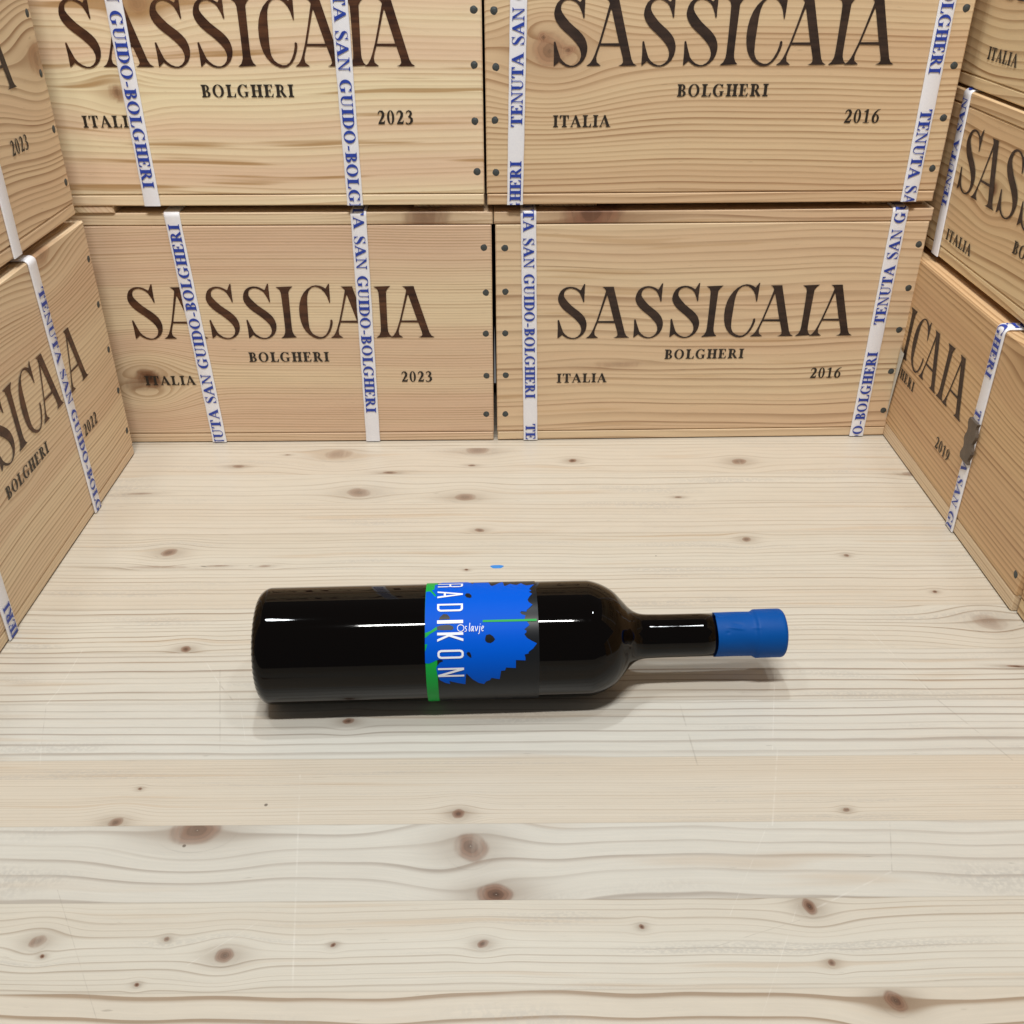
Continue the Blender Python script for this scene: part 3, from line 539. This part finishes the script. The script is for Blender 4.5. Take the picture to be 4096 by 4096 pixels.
B = crate('tan crate dated 2016 with wide grain bands, standing on the tabletop', (0.003, 0, 0.0004), 0.0, 0.3325, 0.193, 0.477, 'B', 0.57, '2016',
      [(0.0250, 0.0283, -1, down(0.0395)), (0.3078, 0.3081, 1, up(0.0776))], M_inkdark, M_inkblack, [(0.10, .0685, .0025, 8, .4), (0.165, 0.110, .002, 9, .3)], [(0.0717, 0.1893, .011, 2.0, .95)], letter=dict(dx=0.0, dz=0.0), waves=((.0018, .29), (0.00036, .11)), v0=0.43)
crate('yellowish crate dated 2023 with resin streaks, on top of the pale fine grained crate', (-0.33987, 0.00155, 0.199), aA, 0.335, 0.193, 0.477, 'C', 0.83, '2023',
      [(0.0873, 0.0884, -1, down(0.0137, PL2)[:1], 0.0118, PL2), (0.2392, 0.2387, -1, [0.1773], 0.0118, PL2)], M_inkbrown, M_inkblack, CKN['C'], (), letter=dict(dx=0.0, dz=0.0040, dz2=0.0030), waves=((.0022, .36), (0.00032, .13)), foot=0.0056, battens=((.0, .058), (None, .054)), v0=0.1)
crate('orange tan crate dated 2016 with a big split knot, resting on another crate', (-0.003, -0.0035, 0.199), 0.002, 0.3362, 0.193, 0.477, 'D', 1.19, '2016',
      [(0.0242, 0.0208, 1, up(0.0321)), (0.3160, 0.3169, -1, down(0.0893))], M_inkdark, M_inkblack, CKN['D'], (), letter=dict(dx=-0.0015, dz=0.0038, dz2=0.0022), waves=((.0014, .30), (0.00024, .1)), foot=0.0056, battens=((.040, .044), (None, .05)), v0=0.3)
tL = math.radians(90-0.9815)
crate('crate dated 2022 on the tabletop, lid strap bending over its top edge', (-0.30503, -0.35045, 0.0004), tL, 0.335, 0.193, 0.477, 'L', 1.47, '2022',
      [(0.2395, 0.2445, -1, [0.1740], 0.0118, PL2), (0.0955, 0.0926, 1, up(0.0237))], M_inkbrown, M_inkblack, CKN['L1']+[(0.155, .075, .003, 3, .3)], [], letter=dict(dx=-0.005, dz=0.0018), waves=((.0016, .27), (0.00032, .1)), lid='between', v0=0.15)
crate('crate dated 2023 with wavy grain and a plain white strap without lettering', (-0.3068, -0.3550, 0.199), tL, 0.335, 0.193, 0.477, 'M', 1.83, '2023',
      [(0.2358, 0.2318, 1, None)], M_inkdark, M_inkblack, CKN['L2'], [], letter=dict(dx=0.0, dz=0.0012), waves=((.0022, .25), (0.00040, .09)), tilt=.03, foot=0.0058, battens=((.0, .055), (None, .052)), v0=0.5)
tR = math.radians(-90-0.947)
crate('aged orange crate dated 2019, its strap closed by a grey brown crimp', (0.33846, 0.2273, 0.0004), tR, 0.477, 0.154, 0.335, 'R', 2.11, '2019',
      [(0.3762, 0.3774, -1, [0.1192+PLEN, 0.1192-PGAP], 0.0118, PLEN, (0.056, 0.087, M_seal)), (0.092, 0.092, 1, up(0.12))], M_inkdark, M_inkblack, [(0.43, .145, .009, 1.6, .6)], [(0.40, 0.02, .012, 1.5, .6)], letter=dict(dx=0.0645, dz=-0.0175, dz2=-0.0147), waves=((.0008, .4), (0.00016, .15)), mat_b='A', lid='between', bottom=.0125, nails=4, nail_z=[.0246, .062, .098, .135], v0=0.25)
crate('shallow crate with a dark knot in its second letter, between two other crates', (0.34463, 0.093, 0.159), tR, 0.477, 0.1175, 0.335, 'Q', 2.43, '2019',
      [(0.0942, 0.0985, 1, [0.0367]), (0.40, 0.40, -1, None)], M_inkdark, M_inkblack, CKN['R2']+[(0.30, .03, .004, 3, .4)], [], letter=dict(dx=0.0555, sx=1.1, dz=-0.0385, dz2=-0.0368, dxb=.006), waves=((.0020, .24), (0.00040, .1)), tilt=-.02, foot=0.0046, nails=4, nail_z=[.018, .043, .073, .1], v0=0.55)
crate('topmost yellow crate of the right stack, cut off by the photo corner', (0.3452, 0.093, 0.2785), tR, 0.477, 0.1175, 0.335, 'Q', 2.77, '2019',
      [(0.40, 0.40, -1, None)], M_inkdark, M_inkblack, [(0.19, .085, .004, 2, .5)], [], letter=dict(dx=0.0555, sx=1.1, dz=-0.0330, dz2=-0.0320, dxb=.006), waves=((.0034, .24), (0.00056, .1)), tilt=-.03, foot=0.0, nails=4, nail_z=[.018, .043, .073, .1], v0=0.15)
crate('reddish crate almost wholly cut off, in front of the crate dated 2019', (0.3341, -0.2506, 0.0004), tR, 0.335, 0.154, 0.335, 'R', 3.05, None,
      [(0.25, 0.25, -1, None)], M_inkdark, M_inkblack, [(0.05, .08, .006, 2, .5)], [], letter=None, waves=((.003, .2), (0.00064, .08)), tilt=.05, lid='between', bottom=.012, nails=4, nail_z=[.025, .062, .098, .135], v0=0.7, mat2='Q')

# loose tape end curling out of the joint at the right end of the banded crate
V, Fc = [], []; n = 20
for i in range(n+1):
    t = i/n; z = 0.0175+0.066*t; w = 0.0004+0.0052*t**1.3
    for q, yy in ((0, -0.0006), (.35, -.0026), (.7, -.0032), (1, -.0018)): V.append((0.3316-0.0006-0.0022*math.sin(q*2.6)*t-.0165*w*q, -0.0004-w*1.9*q, z-0.004*q*t))
for i in range(n):
    for j in range(3): Fc.append([4*i+j, 4*i+j+1, 4*i+j+5, 4*i+j+4])
k = len(V); V += [(x, y+0.0006, z) for x, y, z in V]; Fc += [[a+k for a in f[::-1]] for f in Fc]
link_mesh('loose_tape', V, Fc, M_tape, B, smooth=True)

# ------------------------------------------------------------------ wine bottle
BY, BTH, BR = -0.31109, 0.01429, 0.03281
bot = tag(empty('wine_bottle', (0, BY, 0.0), BTH), 'black wine bottle lying on its side with a blue and green label and blue capsule', 'bottle')
def glass_material():
    g = G('black_bottle_glass'); t = g.n('ShaderNodeTexCoord').outputs['Object']
    n = g.noise(t, 520, 2); w = g.noise(t, 26, 2)
    g.bump(g.add(g.mul(n, 0.035), g.mul(w, 0.5)), 0.11, 0.0012)
    return g.set(Base_Color=(0.0010, 0.0004, 0.0002), Roughness=0.035, IOR=1.5, Specular_IOR_Level=0.24)
M_glass = glass_material()
M_caps = plain('matte_blue_capsule', (0.0, 0.066, 0.29), 0.5, spec=0.14, var=0.06, scale=50)
M_lblack = plain('label_black', (0.009, 0.010, 0.012), 0.36, spec=0.2)
M_lblue = plain('label_blue', (0.0, 0.088, 0.58), 0.5, spec=0.06)
M_lgreen = plain('label_green', (0.006, 0.34, 0.05), 0.45, spec=0.15)
M_lwhite = plain('label_white', (0.80, 0.82, 0.88), 0.4, spec=0.3)
M_ledge = plain('label_outline', (0.10, 0.16, 0.30), 0.4)
def lathe(name, prof, mat, parent, n=128, bumpf=None, caps=True):
    V, Fc = [], []
    for i, (s, r) in enumerate(prof):
        for j in range(n):
            a = 2*math.pi*j/n; rr, ss = (r, s) if not bumpf else bumpf(r, s, a)
            V.append((ss, -rr*math.cos(a), BR+rr*math.sin(a)))
    for i in range(len(prof)-1):
        for j in range(n): Fc.append([i*n+j, i*n+(j+1) % n, (i+1)*n+(j+1) % n, (i+1)*n+j])
    if caps: Fc += [list(range(n))[::-1], list(range((len(prof)-1)*n, len(prof)*n))]
    return link_mesh(name, V, Fc, mat, parent, smooth=True)
def spline(pts, k=6):
    out = []
    P = [np.array(p, float) for p in pts]; P = [2*P[0]-P[1]]+P+[2*P[-1]-P[-2]]
    for i in range(1, len(P)-2):
        for t in np.linspace(0, 1, k, endpoint=False):
            a, b, c, d = P[i-1], P[i], P[i+1], P[i+2]
            out.append(tuple(.5*((2*b)+(-a+c)*t+(2*a-5*b+4*c-d)*t*t+(-a+3*b-3*c+d)*t**3)))
    return out+[tuple(P[-2])]
body = [(-0.115, 0.012), (-0.1270, 0.018), (-0.1324, 0.0235), (-0.1338, 0.0255)]+[(-0.1338+0.0068*(1-math.cos(t)), 0.0255+0.00731*math.sin(t)) for t in np.linspace(0.15, math.pi/2, 10)]
body += [(s, BR) for s in (-0.125, -0.10, -0.06, -0.0405, 0.0, 0.0212, 0.035)]
body += spline([(0.043, BR), (0.0478, 0.03275), (0.0525, 0.03245), (0.0588, 0.0304), (0.0653, 0.02655), (0.0706, 0.0210), (0.0742, 0.0170), (0.0777, 0.0143), (0.0825, 0.01275), (0.0927, 0.01235)], 6)
body += [(0.10, 0.0123), (0.115, 0.01228), (0.1245, 0.01228)]
def knurl(r, s, a):
    if s < -0.1315: return r*(1+0.0018*max(0, math.sin(a*60))*(1 if r > .025 else 0)), s-0.0002*max(0, math.sin(a*52))*(r > .024)
    return r, s
lathe('glass_body', body, M_glass, bot, 312, knurl)
def crinkle(r, s, a):
    k = 0.0
    for a0, s0, s1, amp in ((1.0, .128, .139, .00028), (1.18, .131, .1385, -.0002), (1.62, .1232, .128, -.0004), (.75, .1275, .130, -.0002), (.95, .142, .148, .0002)):
        if s0 < s < s1: k += amp*math.exp(-((a-a0-(s-s0)*-14)/.05)**2)*math.sin(math.pi*(s-s0)/(s1-s0))
    return r+1.8*k+0.00005*math.sin(a*5+s*300), s+(0.00025*math.sin(a*3+1)+.0003*math.exp(-((a-1.62)/.07)**2) if s < .1235 else 0)
cap = [(0.1231, 0.01233), (0.1231, 0.01262)]+[(s, 0.01262) for s in np.linspace(.1236, .1438, 26)]+[(0.1450, 0.0128), (0.1458, 0.0134), (0.1466, 0.01385)]+[(s, 0.0139) for s in np.linspace(.1475, .1606, 8)]
cap += [(0.1606+0.0024*math.sin(t), 0.0115+0.0024*math.cos(t)) for t in np.linspace(0.15, math.pi/2, 7)]+[(0.1630, 0.006), (0.1629, 0.0005)]
lathe('capsule', cap, M_caps, bot, 160, crinkle)
# label: sheet wrapped round the body
def cyl(s, ph, r): return (s, -r*math.cos(ph), BR+r*math.sin(ph))
def wrap_sheet(name, s0, s1, p0, p1, r, mats, parent, ns=4, nph=120):
    V, Fc = [], []
    for i in range(nph+1):
        ph = p0+(p1-p0)*i/nph
        for j in range(ns+1): V.append(cyl(s0+(s1-s0)*j/ns, ph, r))
    for i in range(nph):
        for j in range(ns): Fc.append([i*(ns+1)+j, i*(ns+1)+j+1, (i+1)*(ns+1)+j+1, (i+1)*(ns+1)+j])
    return link_mesh(name, V, Fc, mats, parent, smooth=True)
lab = wrap_sheet('label', -0.0400, 0.0212, -1.75, 3.6, BR+0.00022, M_lblack, bot)
def wrapped(pos, holes, r, V, Fc, mi, m):
    """outline in (s mm, phi): cut into thin strips so that it follows the cylinder"""
    lo = min(p[1] for q in pos for p in q); hi = max(p[1] for q in pos for p in q)
    vs, fs = [], []
    for P in map(ccw, pos+holes):
        k = len(vs); vs += [Vector((a, b*32.81)) for a, b in P]; fs.append(list(range(k, k+len(P))))
    n = max(1, int((hi-lo)/0.05)); es = []
    smin = min(p[0] for q in pos for p in q)-1; smax = max(p[0] for q in pos for p in q)+1
    for i in range(1, n):
        y = (lo+(hi-lo)*i/n)*32.81; k = len(vs); vs += [Vector((smin, y)), Vector((smax, y))]; es.append((k, k+1))
    ov, _, of, _, _, orf = delaunay_2d_cdt(vs, es, fs, 0, 1e-4)
    k = len(V); V += [cyl(v.x/1000, v.y/32.81, r) for v in ov]
    for t, src in zip(of, orf):
        if src and not any(i >= len(pos) for i in src): Fc.append([k+i for i in t]); mi.append(m)
V, Fc, mi = [], [], []
wrapped([[(-39.95, -1.7), (-33.7, -1.7), (-33.7, 2.6), (-39.95, 2.6)]], [], BR+.00034, V, Fc, mi, 1)
blue = [tuple(p) for p in LEAF['blue']]
# the leaf runs on over the back of the bottle
blue = [(-30.0, 2.35), (-26.0, 2.5), (-20.0, 2.42), (-18.2, 2.25)]+blue[3:]
wrapped([blue], [], BR+.00046, V, Fc, mi, 0)
for q in LEAF['green'][:2]: wrapped([q], [], BR+.00058, V, Fc, mi, 1)
for q in LEAF['holes']: wrapped([q], [], BR+.00058, V, Fc, mi, 2)
wrapped([LEAF['green'][2]], [], BR+.00064, V, Fc, mi, 1)
link_mesh('leaf_print', V, Fc, [M_lblue, M_lgreen, M_lblack], lab, midx=mi, smooth=True)
V, Fc, mi = [], [], []
for c, (a, b) in zip('RADIKON', [(1.935, 1.772), (1.631, 1.453), (1.323, 1.174), (1.018, .963), (.816, .672), (.54, .397), (.239, .076)]):
    pos, hol = COND[c]; mp = lambda P: [(-33.4+13.95*y, a+(b-a)*x) for x, y in P]
    wrapped([mp(P) for P in pos], [mp(P) for P in hol], BR+.00076, V, Fc, mi, 0)
# place name in a small slanted hand: x along the bottle, y up the bottle's side
O0, OS = (-22.7, 0.823), 0.087   # x-height in radians
def os_(pts, w): 
    q = stroke([(x, y) for x, y in pts], w); return [(O0[0]+x, O0[1]+y*OS) for x, y in q]
k_ = 0.36
glyphs = [([(O0[0]+1.92+1.92*math.cos(t), O0[1]+(.68+.70*math.sin(t))*OS*.98) for t in np.linspace(0, 2*math.pi, 26, endpoint=False)], [(O0[0]+1.92+1.60*math.cos(t), O0[1]+(.68+.57*math.sin(t))*OS*.98) for t in np.linspace(0, 2*math.pi, 26, endpoint=False)])]
for P, Hh in glyphs: wrapped([P], [Hh], BR+.00082, V, Fc, mi, 0)
arc = lambda cx, cy, rx, ry, a0, a1, n=8: [(cx+rx*math.cos(math.radians(a0+(a1-a0)*i/n)), cy+ry*math.sin(math.radians(a0+(a1-a0)*i/n))) for i in range(n+1)]
for pts in ([(4.05, .92), (3.6, 1.0), (3.25, .85), (3.5, .58), (3.85, .3), (3.6, .06), (3.0, .02)],          # s
            [(5.25, 1.62), (4.95, .5), (4.9, .1), (5.2, .02)],                                               # l
            [(6.55, .9), (6.1, .95), (5.7, .6), (5.62, .2), (5.85, .02), (6.3, .35), (6.62, .95)], [(6.62, .95), (6.5, .25), (6.6, .02), (6.9, .1)],   # a
            [(7.3, .98), (7.55, .5), (7.7, .04)], [(7.7, .04), (8.2, .45), (8.45, .98)],                     # v
            [(9.3, .98), (9.1, .2), (8.95, -.3), (8.6, -.5)],                                                # j
            [(10.0, .5), (10.6, .6), (10.75, .85), (10.45, 1.0), (10.05, .75), (9.95, .3), (10.2, .03), (10.7, .12)]):  # e
    q = [(x*14.8/11.2, y) for x, y in pts]
    pq = [(O0[0]+x, (O0[1]+y*OS)*32.81) for x, y in q]
    wrapped([[(x, y/32.81) for x, y in q4] for q4 in stroke(pq, k_)], [], BR+.00082, V, Fc, mi, 0)
wrapped([[(O0[0]+9.45*1.321+.2*math.cos(t), O0[1]+1.33*OS+.2*math.sin(t)/32.81) for t in np.linspace(0, 2*math.pi, 8, endpoint=False)]], [], BR+.00082, V, Fc, mi, 0)
link_mesh('label_lettering', V, Fc, M_lwhite, lab, midx=mi, smooth=True)
